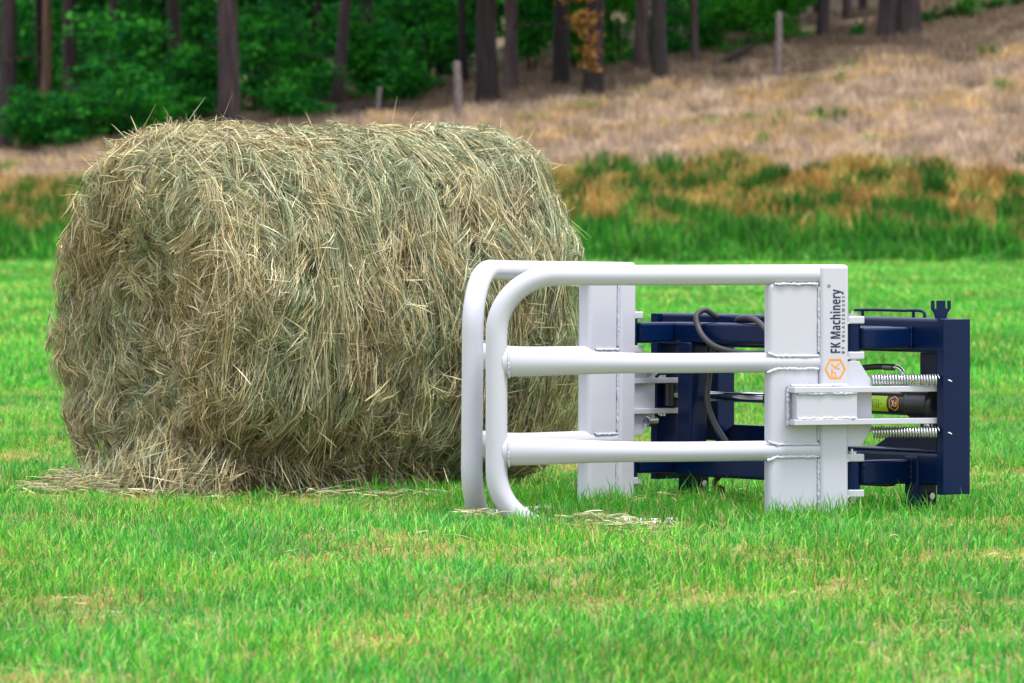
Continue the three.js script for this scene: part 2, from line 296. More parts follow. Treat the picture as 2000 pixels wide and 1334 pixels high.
DEEP.forEach(([x, d, r, b], i) => pine(x, d, r, (i + 1) % 3, b, `${BARKS[b]} pine trunk deeper in the wood, ${ORD[i]} from the left`, 'pines deeper in the wood'));

// understory: broad bushes and young trees
const bushForms = [81, 82, 83, 84, 85].map((s, f) => { // about 3 m high and 3 m wide
  const r = rng(s), b = []; for (let i = 0; i < 9; i++) { const a = r() * 6.28, q = rand(r, 0.1, 0.95); b.push([Math.cos(a) * q, rand(r, 0.35, 2.5), Math.sin(a) * q, rand(r, 0.45, 0.75), rand(r, 0.35, 0.6)]); }
  const stems = []; for (let i = 0; i < 5; i++) { const [x, y, z] = b[i]; stems.push(sweep([V(gauss(r) * 0.1, -0.1, gauss(r) * 0.1), V(x * 0.4, y * 0.5, z * 0.4), V(x, y, z)], (t) => 0.04 * (1 - 0.75 * t), 7, 8)); }
  return { leaves: leafCloud(s * 3, 4200, b, 0.12, f === 4 ? LIGHT : BROAD), stems: mergeGeometries(stems) };
});
function bush(X, d, w, h, form, label, group) {
  const g = thing('forest_bush', label, 'bush', group);
  g.position.set(X, terrain(X, d) - 0.3, -d); g.rotation.y = X * 3.7 + d; g.scale.set(w / 3, h / 3, w / 3);
  part('foliage', bushForms[form].leaves, leafMat2, g); part('stem', bushForms[form].stems, barkMats[1], g);
}
const FRONT = [ // x, depth, width, height, form
  [-11.0, 137.2, 2.0, 2.0, 2, 'low bush right beside the leftmost trunk, above the tan grass'],
  [-9.5, 136.8, 2.3, 1.9, 3, 'low dark bush in front of the big leafy bush, left of the bale top'],
  [-8.3, 136.6, 2.4, 2.3, 0, 'low dark bush just above the left shoulder of the bale'],
  [-4.7, 137.0, 2.2, 1.7, 1, 'low bush peeping over the bale top right of the tall trunk'],
  [-2.5, 138.4, 2.0, 1.7, 2, 'low dark bush behind the short leaning stake'],
  [-10.3, 139.5, 2.6, 2.0, 0, 'low green bush left of the hay bale top, beside the leftmost trunk'],
  [-8.8, 142.0, 4.2, 3.5, 1, 'big leafy bush rising behind the left end of the bale'],
  [-7.3, 139.5, 2.8, 2.6, 2, 'leafy bush just left of the tall trunk above the bale'],
  [-5.3, 139.8, 3.0, 3.4, 3, 'leafy bush just right of the tall trunk above the bale'],
  [-3.1, 141.5, 3.2, 2.9, 0, 'dark leafy bush above the middle of the bale top'],
  [-1.9, 143.0, 3.0, 3.0, 1, 'dark leafy bush left of the grey fence post by the bale'],
  [0.45, 141.5, 1.9, 3.0, 2, 'green bush seen between the stout dark trunk and the slim pale one'],
  [2.45, 141.0, 2.0, 2.9, 4, 'bright green bush between the brown branch and the dark straight trunk'],
  [1.5, 141.5, 1.8, 2.8, 1, 'green bush seen behind the hanging brown branch'],
  [3.75, 141.5, 1.6, 2.2, 3, 'green bush right behind the dark straight trunk'],
  [4.65, 142.5, 1.9, 1.9, 0, 'dark green bush right of the very thin trunk on the slope'],
  [5.55, 140.2, 2.3, 2.0, 4, 'bright green bush left of the fence post on the slope'],
  [6.6, 140.6, 1.9, 2.2, 4, 'bright green bush right of the fence post on the slope'],
  [6.1, 146.0, 3.0, 2.6, 1, 'shaded bush up the slope behind the lone fence post'],
  [8.0, 139.7, 0.8, 0.75, 2, 'small dark green bush on the slope left of the touching trunks'],
  [10.3, 141.0, 2.2, 2.0, 4, 'bright green bush right of the touching trunks'],
  [11.9, 142.0, 2.6, 2.0, 4, 'bright green bush at the upper right corner'],
];
for (const [x, d, w, h, f, l] of FRONT) bush(x, d, w, h, f, l, 'bushes at the forest edge');
const BACK = []; { const r = rng(909); for (let i = 0; i < 20; i++) BACK.push([-14.5 + i * 1.32 + gauss(r) * 0.4, 156 + (i % 3) * 6 + gauss(r) * 2, rand(r, 3.2, 4.6), i > 14 ? rand(r, 3, 4) : rand(r, 4.6, 6.2), i % 4]); }
BACK.forEach(([x, d, w, h, f], i) => bush(x, d, w, h, f, `shaded tall bush deep in the wood, ${ORD[i]} from the left`, 'bushes deep in the wood'));
{ // far wood that closes the view
  const r = rng(77), spots = [];
  const fol = leafCloud(991, 1500, [[0, 1, 0, 1.8, 1.4], [0, 3, 0, 1.6, 2.6], [0.8, 6, 0.3, 1.4, 2.2], [-0.7, 8.6, 0, 1.5, 2.0]], 0.26, BROAD.concat(PINE));
  for (let i = 0; i < 460; i++) { const x = rand(r, -30, 30), d = rand(r, 182, 250); spots.push([x, terrain(x, d), -d, r() * 6.28, rand(r, 0.9, 1.5), rand(r, 0.9, 1.4), [1, 1, 1]]); }
  scatter('far_wood', [fol], leafMat2, spots, 'dense dark wood far behind the pines', 'wood');
}
{ // a dead conifer branch with brown needles hangs at the forest edge, and a green pine bough left of it
  for (const [name, X, d, y0, cols, label, pts] of [
    ['dead_branch', 1.45, 134.4, 2.1, [[0.34, 0.17, 0.035], [0.42, 0.23, 0.06], [0.24, 0.12, 0.03]], 'hanging branch of rusty brown needles before the dark trunks', [[-0.5, 2.6], [-0.45, 2.1], [-0.35, 1.6], [-0.1, 1.1], [0.1, 0.8], [0.25, 0.4], [0.3, 0.0], [0.2, -0.4], [0.32, -0.7], [-0.3, 0.9], [0.05, 0.3]]],
    ['pine_bough', 0.05, 134.2, 3.0, [[0.10, 0.17, 0.10], [0.13, 0.20, 0.12], [0.08, 0.13, 0.08]], 'greyish green pine bough hanging at the top of the picture', [[-0.9, 0.9], [-0.5, 0.75], [0.0, 0.7], [0.4, 0.75], [0.8, 0.95], [-0.2, 1.1], [0.3, 1.2]]]]) {
    const g = thing(name, label, 'branch'), gy = terrain(X, d) + y0 - 0.55; g.position.set(X, gy, -d);
    part('needles', leafCloud(X > 1 ? 555 : 556, 1000, pts.map(([x, y]) => [x, y, 0, 0.16, 0.2]), 0.09, cols), leafMat2, g);
    part('twig', sweep([V(-0.6, 4.2, -0.6), ...(X > 1 ? [V(-0.4, 2.6, 0), V(0, 1.3, 0), V(0.35, 0.5, 0)] : [V(-0.9, 1.6, -0.2), V(0, 1.0, 0), V(0.8, 1.0, 0)])], 0.025, 7, 12), barkMats[1], g);
  }
}
// fence posts, a stub and fallen wood
const greyWood = std([0.42, 0.36, 0.35], 0.95, { map: bark, bumpMap: bark, bumpScale: 0.008 });
for (const [X, d, r, h, tilt, label] of [[-1.18, 132.8, 0.085, 1.28, 0.03, 'weathered grey fence post rising behind the hay bale'], [5.94, 134.7, 0.072, 1.45, -0.02, 'weathered grey fence post standing alone on the tan slope'], [-3.05, 134.9, 0.05, 0.75, -0.12, 'short grey stake leaning before the dark bushes']]) {
  const g = thing('fence_post', label, 'post', 'fence posts along the forest edge'); g.position.set(X, terrain(X, d), -d); g.rotation.z = tilt;
  part('shaft', sweep([V(0, -0.2, 0), V(0.01, h * 0.5, 0), V(0, h, 0)], (t) => r * (1.08 - 0.14 * t), 12, 10), greyWood, g);
  part('cut_top', new THREE.CylinderGeometry(r * 0.6, r * 0.93, 0.05, 12).translate(0, h + 0.025, 0), greyWood, g);
}
for (const [X, d, l, r, a, label] of [[-3.2, 136.4, 1.6, 0.11, 0.15, 'dark fallen log under the bushes above the bale'], [5.05, 137.4, 0.9, 0.09, 0.9, 'leaning broken log left of the fence post on the slope'], [5.5, 137.9, 0.8, 0.08, -0.6, 'dark log piece crossing beside the broken log']]) {
  const g = thing('fallen_log', label, 'log', 'dead wood at the forest edge'); g.position.set(X, terrain(X, d) + 0.08, -d); g.rotation.y = 0.2;
  part('log_body', sweep([V(-l / 2, 0, 0), V(0, l * 0.3 * Math.sin(a) + 0.03, 0.04), V(l / 2, l * 0.7 * Math.sin(a), 0)].map((p) => p), (t) => r * (1 - 0.3 * t), 10, 10), barkMats[1], g);
}

// ------------------------------------------------------------------ the bale clamp
const white = phys([0.49, 0.492, 0.565], 0.27, { clearcoat: 0.3, clearcoatRoughness: 0.12 });
const navy = phys([0.0008, 0.009, 0.046], 0.3, { specularIntensity: 0.3, clearcoat: 0.13, clearcoatRoughness: 0.08 });
const black = std([0.012, 0.012, 0.014], 0.3), rubber = std([0.022, 0.021, 0.025], 0.55), steel = std([0.62, 0.63, 0.65], 0.22, { metalness: 1 }), chrome = std([0.75, 0.76, 0.8], 0.07, { metalness: 1 }), rust = std([0.13, 0.05, 0.025], 0.7, { metalness: 0.3 });
const clampRoot = thing('bale_clamp', 'white and navy hydraulic bale clamp standing on the grass beside the hay bale', 'bale clamp');
clampRoot.position.set(CLAMP.x, 0, -CLAMP.d); clampRoot.rotation.y = CLAMP.turn;

// --- navy frame; x runs across it (near side plus), z forward to the jaws
const frame = new THREE.Group(); frame.name = 'frame'; frame.userData.label = 'navy blue carrier frame with hinge barrels'; clampRoot.add(frame);
{
  const P = (n, g, m = navy, l) => part(n, g, m, frame, l);
  const plateShape = (s) => { const sh = new THREE.Shape([[-0.062, 0.076], [0.042, 0.076], [0.042, 0.6], [-0.062, 0.6]].map(([a, b]) => new THREE.Vector2(a, b))); for (const y of [0.42, 0.262]) sh.holes.push(new THREE.Path().absellipse(0.02, y, 0.006, 0.006, 0, 6.283, true)); const g = new THREE.ExtrudeGeometry(sh, { depth: 0.026, bevelEnabled: true, bevelSize: 0.002, bevelThickness: 0.002, bevelSegments: 2 }); g.rotateY(-Math.PI / 2); return g.translate(s > 0 ? 0.695 : -0.669, 0, 0); };
  // rotating by -90 degrees sends shape x to local z
  for (const s of [1, -1]) P('side_plate', plateShape(s));
  P('upper_beam', rbox(-0.667, 0.667, 0.5, 0.604, -0.05, 0.03, 0.012));
  P('lower_beam', rbox(-0.667, 0.667, 0.1, 0.198, -0.05, 0.03, 0.012));
  P('upper_cross_tube', rbox(-0.528, 0.478, 0.513, 0.578, 0.032, 0.092, 0.012));
  P('lower_cross_tube', rbox(-0.528, 0.478, 0.092, 0.157, 0.032, 0.092, 0.012));
  for (const s of [1, -1]) {
    const hx = s > 0 ? 0.51 : -0.555;
    for (const [y0, y1] of [[0.512, 0.577], [0.102, 0.176]]) {
      P('hinge_arm', rbox(hx - 0.03, hx + 0.03, y0, y1, 0.031, 0.228, 0.01));
      P('weld_bead', bead([V(hx + 0.031, y0 + 0.004, 0.225), V(hx + 0.031, y1 - 0.004, 0.225)], 0.003, 3));
      P('weld_bead', bead([V(hx + 0.031, y1, 0.035), V(hx + 0.031, y0, 0.035)], 0.0045, 4));
    }
    P('hinge_barrel', cyl(0.025, V(hx, 0.505, 0.245), V(hx, 0.588, 0.245)));
    P('hinge_barrel', cyl(0.025, V(hx, 0.091, 0.245), V(hx, 0.173, 0.245)));
    P('upright', rbox(s * 0.52 - 0.04, s * 0.52 + 0.04, 0.2, 0.5, -0.125, -0.052, 0.006));
    P('foot_tube', rbox(s * 0.54 - 0.031, s * 0.54 + 0.031, 0.035, 0.188, -0.045, 0.036, 0.008));
    P('foot', rbox(s * 0.54 - 0.022, s * 0.54 + 0.022, -0.01, 0.036, -0.03, 0.02, 0.004), black);
    P('bolt', cyl(0.011, V(s * 0.54 + 0.03, 0.065, -0.015), V(s * 0.54 + 0.042, 0.065, -0.015), 6), steel);
    // coupling lug with an eye behind the lower beam
    const sh = new THREE.Shape([[0, 0.16], [0, 0.205], [0.09, 0.25], [0.29, 0.25], [0.29, 0.16]].map(([a, b]) => new THREE.Vector2(s > 0 ? 0.24 + a : -0.53 + a, b)));
    sh.holes.push(new THREE.Path().absellipse(s > 0 ? 0.43 : -0.34, 0.213, 0.017, 0.017, 0, 6.283, true));
    P('coupling_lug', new THREE.ExtrudeGeometry(sh, { depth: 0.014, bevelEnabled: true, bevelSize: 0.0015, bevelThickness: 0.0015, bevelSegments: 1 }).translate(0, 0, -0.1));
  }
  P('front_upright', rbox(-0.5, -0.432, 0.155, 0.516, 0.028, 0.098, 0.009));
  P('lug_shelf', rbox(0.2, 0.64, 0.199, 0.205, -0.12, 0.02, 0.002));
  { // forked hose holder on top, and the bent guard rod beside it
    const sh = new THREE.Shape([[-0.02, 0], [0.02, 0], [0.026, 0.018], [0.038, 0.03], [0.038, 0.055], [0.028, 0.055], [0.028, 0.034], [0.024, 0.029], [0.02, 0.029], [0.016, 0.034], [0.016, 0.055], [-0.016, 0.055], [-0.016, 0.034], [-0.02, 0.029], [-0.024, 0.029], [-0.028, 0.034], [-0.028, 0.055], [-0.038, 0.055], [-0.038, 0.03], [-0.026, 0.018]].map(([a, b]) => new THREE.Vector2(a, b)));
    P('hose_fork', new THREE.ExtrudeGeometry(sh, { depth: 0.006, bevelEnabled: false }).rotateY(-Math.PI / 2).translate(0.625, 0.602, -0.012));
    P('guard_rod', sweep([V(0.185, 0.623, -0.05), V(0.25, 0.6245, -0.05), V(0.4, 0.624, -0.05), V(0.495, 0.623, -0.05), V(0.505, 0.617, -0.05), V(0.507, 0.6, -0.05)], 0.005, 10, 40));
    for (const x of [0.22, 0.455]) P('guard_rod_leg', cyl(0.005, V(x, 0.6, -0.05), V(x, 0.622, -0.05), 10));
  }
  P('rusty_hook', sweep([V(-0.36, 0.1, 0.03), V(-0.37, 0.075, 0.05), V(-0.35, 0.055, 0.055), V(-0.335, 0.06, 0.05), V(-0.34, 0.03, 0.05), V(-0.335, 0.0, 0.05)], 0.009, 8, 24), rust);
}

// --- hydraulic cylinder across the frame
{
  const c = new THREE.Group(); c.name = 'hydraulic_cylinder'; c.userData.label = 'black hydraulic cylinder with a lime sticker'; clampRoot.add(c);
  const y = 0.343, z = -0.005;
  part('barrel', new THREE.LatheGeometry([[0, -0.16], [0.036, -0.16], [0.0375, -0.155], [0.0375, -0.06], [0.0365, -0.055], [0.0365, 0.5], [0.043, 0.505], [0.044, 0.51], [0.044, 0.6], [0.04, 0.615], [0.02, 0.622], [0, 0.622]].map(([r, x]) => new THREE.Vector2(r, x)), 40).rotateZ(-Math.PI / 2).translate(0, y, z), black, c);
  part('piston_rod', cyl(0.0165, V(-0.62, y, z), V(-0.15, y, z), 28), chrome, c);
  part('rod_eye', cyl(0.03, V(-0.645, y - 0.035, z), V(-0.645, y + 0.035, z), 24), black, c);
  part('port', cyl(0.012, V(0.46, y + 0.03, z), V(0.46, y + 0.062, z), 12), black, c);
  // printed stickers wrapped round the barrel
  const W = 512, cv = document.createElement('canvas'); cv.width = W; cv.height = W / 2; const k = cv.getContext('2d');
  k.fillStyle = '#a9cf0e'; k.fillRect(0, 0, W, W / 2); k.strokeStyle = '#26340a'; k.lineWidth = 8; k.strokeRect(330, 70, 78, 110); k.strokeRect(350, 100, 38, 50);
  k.lineWidth = 6; k.beginPath(); k.arc(304, 125, 10, 0, 6.3); k.stroke(); k.beginPath(); k.arc(434, 125, 8, 0, 6.3); k.stroke(); k.fillStyle = '#26340a'; k.fillRect(190, 118, 60, 14); k.fillRect(120, 120, 30, 10); k.fillRect(30, 100, 60, 8); k.fillRect(30, 130, 50, 8);
  const t1 = new THREE.CanvasTexture(cv); t1.colorSpace = THREE.SRGBColorSpace; t1.wrapS = THREE.ClampToEdgeWrapping;
  const wrap = (x0, x1, a0, a1, r) => { const n = 16, pos = [], nor = [], uv = [], idx = []; for (let i = 0; i <= n; i++) for (const s of [0, 1]) { const a = lerp(a0, a1, i / n), x = s ? x1 : x0; pos.push(x, y + Math.sin(a) * r, z + Math.cos(a) * r); nor.push(0, Math.sin(a), Math.cos(a)); uv.push(s, i / n); } for (let i = 0; i < n; i++) { const a = i * 2; idx.push(a, a + 1, a + 2, a + 1, a + 3, a + 2); } const g = new THREE.BufferGeometry(); g.setAttribute('position', new THREE.Float32BufferAttribute(pos, 3)); g.setAttribute('normal', new THREE.Float32BufferAttribute(nor, 3)); g.setAttribute('uv', new THREE.Float32BufferAttribute(uv, 2)); g.setIndex(idx); return g; };
  part('lime_sticker', wrap(0.24, 0.425, -0.75, 0.62, 0.0375), std([1, 1, 1], 0.35, { map: t1 }), c);
  const cb = document.createElement('canvas'); cb.width = cb.height = 256; const b = cb.getContext('2d');
  b.translate(128, 128); const hex = (r) => { b.beginPath(); for (let i = 0; i < 6; i++) b[i ? 'lineTo' : 'moveTo'](Math.sin(i * 1.0472) * r, Math.cos(i * 1.0472) * r); b.closePath(); };
  hex(118); b.fillStyle = '#f0961e'; b.fill(); hex(98); b.fillStyle = '#1c1540'; b.fill();
  b.strokeStyle = '#f2b45a'; b.lineWidth = 18; b.rotate(Math.PI); b.beginPath(); b.moveTo(-52, -34); b.lineTo(-8, -34); b.moveTo(-52, 6); b.lineTo(-16, 6); b.moveTo(-52, -40); b.lineTo(-52, 50); b.moveTo(8, -40); b.lineTo(8, 46); b.moveTo(54, -42); b.lineTo(12, 4); b.lineTo(50, 46); b.stroke();
  const t2 = new THREE.CanvasTexture(cb); t2.colorSpace = THREE.SRGBColorSpace;
  part('emblem_sticker', wrap(0.43, 0.485, -0.72, 0.72, 0.0377), std([1, 1, 1], 0.4, { map: t2, transparent: true }), c);
}

// --- the two jaws; in a jaw z runs forward to the tines, x outward times side s
const SWING = 0.332;
function jaw(s) {
  const j = new THREE.Group(); j.name = 'jaw'; j.userData.label = s > 0 ? 'near white jaw carrying the lettering' : 'far white jaw standing by the bale'; clampRoot.add(j);
  j.position.set(s > 0 ? 0.51 : -0.555, 0, 0.245); j.rotation.y = -s * SWING; if (s < 0) { j.rotation.order = 'YXZ'; j.rotation.x = -0.014; }
  const P = (n, g, m = white, l) => part(n, g, m, j, l);
  const bendIn = (f) => -s * (s > 0 ? 0.115 : 0.125) * Math.pow(clamp((f - 0.42) / 0.67, 0, 1), 1.8);
  const Q = (o, y, f) => V(s * o + bendIn(f), y, f);
  const r = 0.0305, tip = 1.09, yt = 0.7365, yb = -0.018, R = 0.172, pts = [];
  for (let f = 0.05; f < tip - R - 0.01; f += 0.05) pts.push(Q(0, yt, f));
  for (let a = 0; a <= 90; a += 9) pts.push(Q(0, yt - R + R * Math.cos(a * 0.0174533), tip - R + R * Math.sin(a * 0.0174533)));
  for (let y = yt - R - 0.06; y > yb + R + 0.02; y -= 0.06) pts.push(Q(0, y, tip));
  for (let a = 0; a <= 90; a += 9) pts.push(Q(0, yb + R - R * Math.sin(a * 0.0174533), tip - R + R * Math.cos(a * 0.0174533)));
  for (let f = tip - R - 0.06; f > 0.25; f -= 0.08) pts.push(Q(0, yb, f));
  P('hoop_tube', sweep(pts, (t) => r * (1 + 0.06 * smooth(0.3, 0.42, t)), 28, 220));
  P('hoop_end', new THREE.SphereGeometry(r, 20, 14).scale(1, 1, 0.85).translate(0, yt, 0.052));
  const crossTube = (y) => { // flattened and flared where it meets the hoop
    const n = 44, rad = 28, pos = [], idx = []; for (let i = 0; i <= n; i++) { const f = lerp(0.1, 1.083, i / n), q = smooth(0.5, 1.09, f), p = Q(0, y + 0.004 * q, f), ry = r * (0.98 + 0.42 * q * q), rx = r * (1.0 + 0.02 * q); for (let k = 0; k < rad; k++) { const a = (k / rad) * 6.28319; pos.push(p.x + Math.cos(a) * rx, p.y + Math.sin(a) * ry, f); } }
    for (let i = 0; i < n; i++) for (let k = 0; k < rad; k++) { const a = i * rad + k, b2 = i * rad + ((k + 1) % rad); idx.push(a, b2, a + rad, b2, b2 + rad, a + rad); }
    const c0 = pos.length / 3; pos.push(0, y, 0.1); for (let k = 0; k < rad; k++) idx.push(c0, (k + 1) % rad, k);
    const g = new THREE.BufferGeometry(); g.setAttribute('position', new THREE.Float32BufferAttribute(pos, 3)); g.setIndex(idx); g.computeVertexNormals(); return g; };
  for (const y of [0.474, 0.21]) P('cross_tube', crossTube(y));
  for (const y of [0.474, 0.21]) for (const e of [-1, 1]) { // saddle welds on the post
    P('weld_bead', bead([0.285, 0.25, 0.2, 0.15, 0.118].map((f) => V(s * 0.0265, y + e * (r * 0.62 + (f > 0.27 ? 0.01 : 0)), f)), 0.0045, Math.round(y * 100) + e));
    P('weld_bead', bead([0.25, 0.2, 0.15, 0.118].map((f) => V(-s * 0.0265, y + e * r * 0.62, f)), 0.0045, Math.round(y * 100) + e + 9));
  }
  for (const y of [0.474, 0.21]) { const w = []; for (let a = -90; a <= 90; a += 15) w.push(Q(0.014 + 0.018 * Math.cos(a * 0.01745), y + 0.04 * Math.sin(a * 0.01745), 1.058 + 0.008 * Math.cos(a * 0.01745))); P('weld_bead', bead(w, 0.003, 21)); }
  P('post', rbox(-0.025, 0.025, -0.012, 0.712, 0.114, 0.277, 0.014));
  P('post_strip', rbox(-0.036, 0.036, -0.012, 0.7665, 0.024, 0.116, 0.013));
  for (const e of [1, -1]) for (const [y0, y1] of [[0.012, 0.184], [0.24, e * s > 0 ? 0.285 : 0.445], [0.505, 0.7]]) P('weld_bead', bead([V(e * 0.026, y0, 0.1185), V(e * 0.026, y1, 0.1185)], 0.0038, Math.round(y0 * 999) + e));
  P('weld_bead', bead([V(s * 0.0275, 0.709, 0.262), V(s * 0.0275, 0.709, 0.122)], 0.004, 31));
  for (const y of [0.6, 0.4935, 0.1855, 0.0785]) {
    P('hinge_ear', rbox(-0.027, 0.027, y - 0.0115, y + 0.0115, -0.03, 0.034, 0.004));
    P('weld_bead', bead([V(s * 0.029, y + 0.0115, 0.026), V(s * 0.029, y - 0.0115, 0.026)], 0.0045, 41));
  }
  for (const [y, e] of [[0.6115, 1], [0.482, -1], [0.197, 1], [0.067, -1]]) { P('hinge_pin', cyl(0.018, V(0, y, 0), V(0, y + e * 0.007, 0), 20), steel); if (e > 0) P('grease_nipple', cyl(0.005, V(0, y, 0), V(0, y + 0.015, 0), 8, 0.003), steel); else P('pin_nut', cyl(0.014, V(0, y - 0.007, 0), V(0, y - 0.018, 0), 6), steel); }
  // lever: two plates and the box between them, then the spring gusset
  for (const y of [0.3925, 0.296]) {
    const sh = new THREE.Shape([[0.002, -0.312], [0.072, -0.312], [0.078, s > 0 ? 0.215 : 0.1], [0.002, s > 0 ? 0.215 : 0.1]].map(([a, b]) => new THREE.Vector2(s * a, -b)));
    P('lever_plate', new THREE.ExtrudeGeometry(sh, { depth: 0.014, bevelEnabled: true, bevelSize: 0.0015, bevelThickness: 0.0015, bevelSegments: 1 }).rotateX(-Math.PI / 2).translate(0, y - 0.007, 0));
    P('lever_pin_head', cyl(0.013, V(s * 0.03, y > 0.35 ? y + 0.008 : y - 0.008, -0.235), V(s * 0.03, y > 0.35 ? y + 0.017 : y - 0.017, -0.235), 16), steel);
  }
  P('lever_box', rbox(Math.min(s * 0.01, s * 0.072), Math.max(s * 0.01, s * 0.072), 0.302, 0.386, 0.012, s > 0 ? 0.207 : 0.095, 0.003));
  if (s > 0) {
  P('weld_bead', bead([V(s * 0.0735, 0.382, 0.013), V(s * 0.0735, 0.382, 0.206)], 0.0045, 51)); P('weld_bead', bead([V(s * 0.0735, 0.307, 0.013), V(s * 0.0735, 0.307, 0.206)], 0.0045, 52));
  P('weld_bead', bead([V(s * 0.03, 0.286, 0.219), V(s * 0.03, 0.402, 0.219)], 0.0055, 53)); P('weld_bead', bead([V(s * 0.033, 0.404, 0.21), V(s * 0.04, 0.404, 0.03)], 0.0055, 54));
  }
  const gs = new THREE.Shape([[0.03, 0.222], [s > 0 ? -0.018 : -0.09, 0.222], [s > 0 ? -0.052 : -0.17, 0.272], [s > 0 ? -0.052 : -0.17, 0.415], [s > 0 ? -0.012 : -0.1, 0.475], [0.03, 0.475]].map(([a, b]) => new THREE.Vector2(a, b)));
  for (const y of [0.42, 0.262]) gs.holes.push(new THREE.Path().absellipse(s > 0 ? -0.034 : -0.15, y, 0.005, 0.005, 0, 6.283, true));
  P('spring_gusset', new THREE.ExtrudeGeometry(gs, { depth: 0.01, bevelEnabled: true, bevelSize: 0.001, bevelThickness: 0.001, bevelSegments: 1 }).rotateY(-Math.PI / 2).translate(s > 0 ? 0.026 : -0.016, 0, 0));
  if (s > 0) { // printed lettering and emblem on the strip, reading upward
    const y0 = 0.415, y1 = 0.723, f0 = 0.028, f1 = 0.112, W = 1600, Hh = Math.round(W * (f1 - f0) / (y1 - y0)), cv = document.createElement('canvas'); cv.width = W; cv.height = Hh; const k = cv.getContext('2d');
    const cx = (y) => ((y - y0) / (y1 - y0)) * W, cy = (f) => ((f1 - f) / (f1 - f0)) * Hh;
    k.fillStyle = '#0d2048'; k.textBaseline = 'alphabetic';
    const fit = (text, font, px, yA, yB, f, spacing = 0) => { k.font = `${font} ${px}px sans-serif`; let w = k.measureText(text).width + spacing * (text.length - 1); k.save(); k.translate(cx(yA), cy(f)); k.scale((cx(yB) - cx(yA)) / w, 1); let x = 0; if (!spacing) k.fillText(text, 0, 0); else for (const ch of text) { k.fillText(ch, x, 0); x += k.measureText(ch).width + spacing; } k.restore(); };
    fit('FK Machinery', 'bold', (0.0315 / (f1 - f0)) * Hh / 0.72, 0.4995, 0.693, 0.0525);
    fit('BY KOŁASZEWSKI', 'bold', (0.0095 / (f1 - f0)) * Hh / 0.72, 0.4995, 0.672, 0.0385, 28);
    k.lineWidth = 6; k.strokeStyle = '#0d2048'; k.beginPath(); k.arc(cx(0.7025), cy(0.0895), 24, 0, 6.283); k.stroke(); k.font = 'bold 34px sans-serif'; k.textAlign = 'center'; k.fillText('R', cx(0.7025), cy(0.0895) + 12); k.textAlign = 'left';
    // emblem: hexagon with its points to the sides of the strip, and the two letters inside
    const ey = 0.4545, ef = 0.069, U = (a, b) => [cx(ey + b), cy(ef - a)], line = (w, ...p) => { k.lineWidth = w; k.beginPath(); p.forEach((q, i) => k[i ? 'lineTo' : 'moveTo'](...U(...q))); k.stroke(); };
    k.strokeStyle = '#f7960c'; k.lineJoin = 'miter';
    { k.lineWidth = 28; k.beginPath(); [[-0.0315, 0], [-0.0165, 0.0275], [0.0165, 0.0275], [0.0315, 0], [0.0165, -0.0275], [-0.0165, -0.0275]].forEach((q, i) => k[i ? 'lineTo' : 'moveTo'](...U(...q))); k.closePath(); k.stroke(); }
    line(22, [-0.0105, -0.026], [-0.0105, 0.001]); line(20, [0.0015, -0.026], [0.0015, -0.012]); line(16, [-0.0105, -0.008], [-0.001, -0.011]);
    line(20, [-0.0125, 0.017], [-0.006, 0.009], [0.003, 0.003], [0.0145, 0.0]); line(20, [0.0135, 0.0165], [0.002, 0.004], [-0.002, 0.0]);
    const t = new THREE.CanvasTexture(cv); t.colorSpace = THREE.SRGBColorSpace; t.anisotropy = 8;
    const g = new THREE.BufferGeometry(); const o = 0.0368;
    g.setAttribute('position', new THREE.Float32BufferAttribute([o, y0, f0, o, y1, f0, o, y1, f1, o, y0, f1], 3)); g.setAttribute('normal', new THREE.Float32BufferAttribute([1, 0, 0, 1, 0, 0, 1, 0, 0, 1, 0, 0], 3)); g.setAttribute('uv', new THREE.Float32BufferAttribute([0, 0, 1, 0, 1, 1, 0, 1], 2)); g.setIndex([0, 1, 2, 0, 2, 3]);
    P('lettering', g, std([1, 1, 1], 0.4, { map: t, transparent: true }), 'navy lettering and orange hexagon emblem');
  }
  return j;
}
jaw(1); jaw(-1);

// --- return springs
function spring(p0, p1, name = 'return_spring') {
  const d = p1.clone().sub(p0), L = d.length(), z = d.clone().normalize(), x = V(0, 1, 0), y = V().crossVectors(z, x), pts = [], R = 0.0155, a0 = 0.018, a1 = L - 0.035, turns = 23;
  const q = (along, r, a) => p0.clone().addScaledVector(z, along).addScaledVector(x, Math.cos(a) * r).addScaledVector(y, Math.sin(a) * r);
  pts.push(q(-0.006, 0.004, 2), q(0.002, 0.004, 0), q(0.01, 0.003, 0));
  for (let i = 0; i <= turns * 10; i++) { const t = i / (turns * 10); pts.push(q(lerp(a0, a1, t), R, t * turns * 6.283)); }
  pts.push(q(L - 0.024, 0.006, 3.6), q(L - 0.01, 0.003, 3.14), q(L, 0.0, 0), q(L + 0.006, 0.005, 3.14));
  part(name, sweep(pts, 0.003, 7, pts.length), steel, clampRoot);
}
for (const y of [0.42, 0.262]) { spring(V(0.54, y, 0.213), V(0.698, y - 0.001, 0.02)); spring(V(-0.60, y, 0.15), V(-0.698, y - 0.001, 0.02)); }

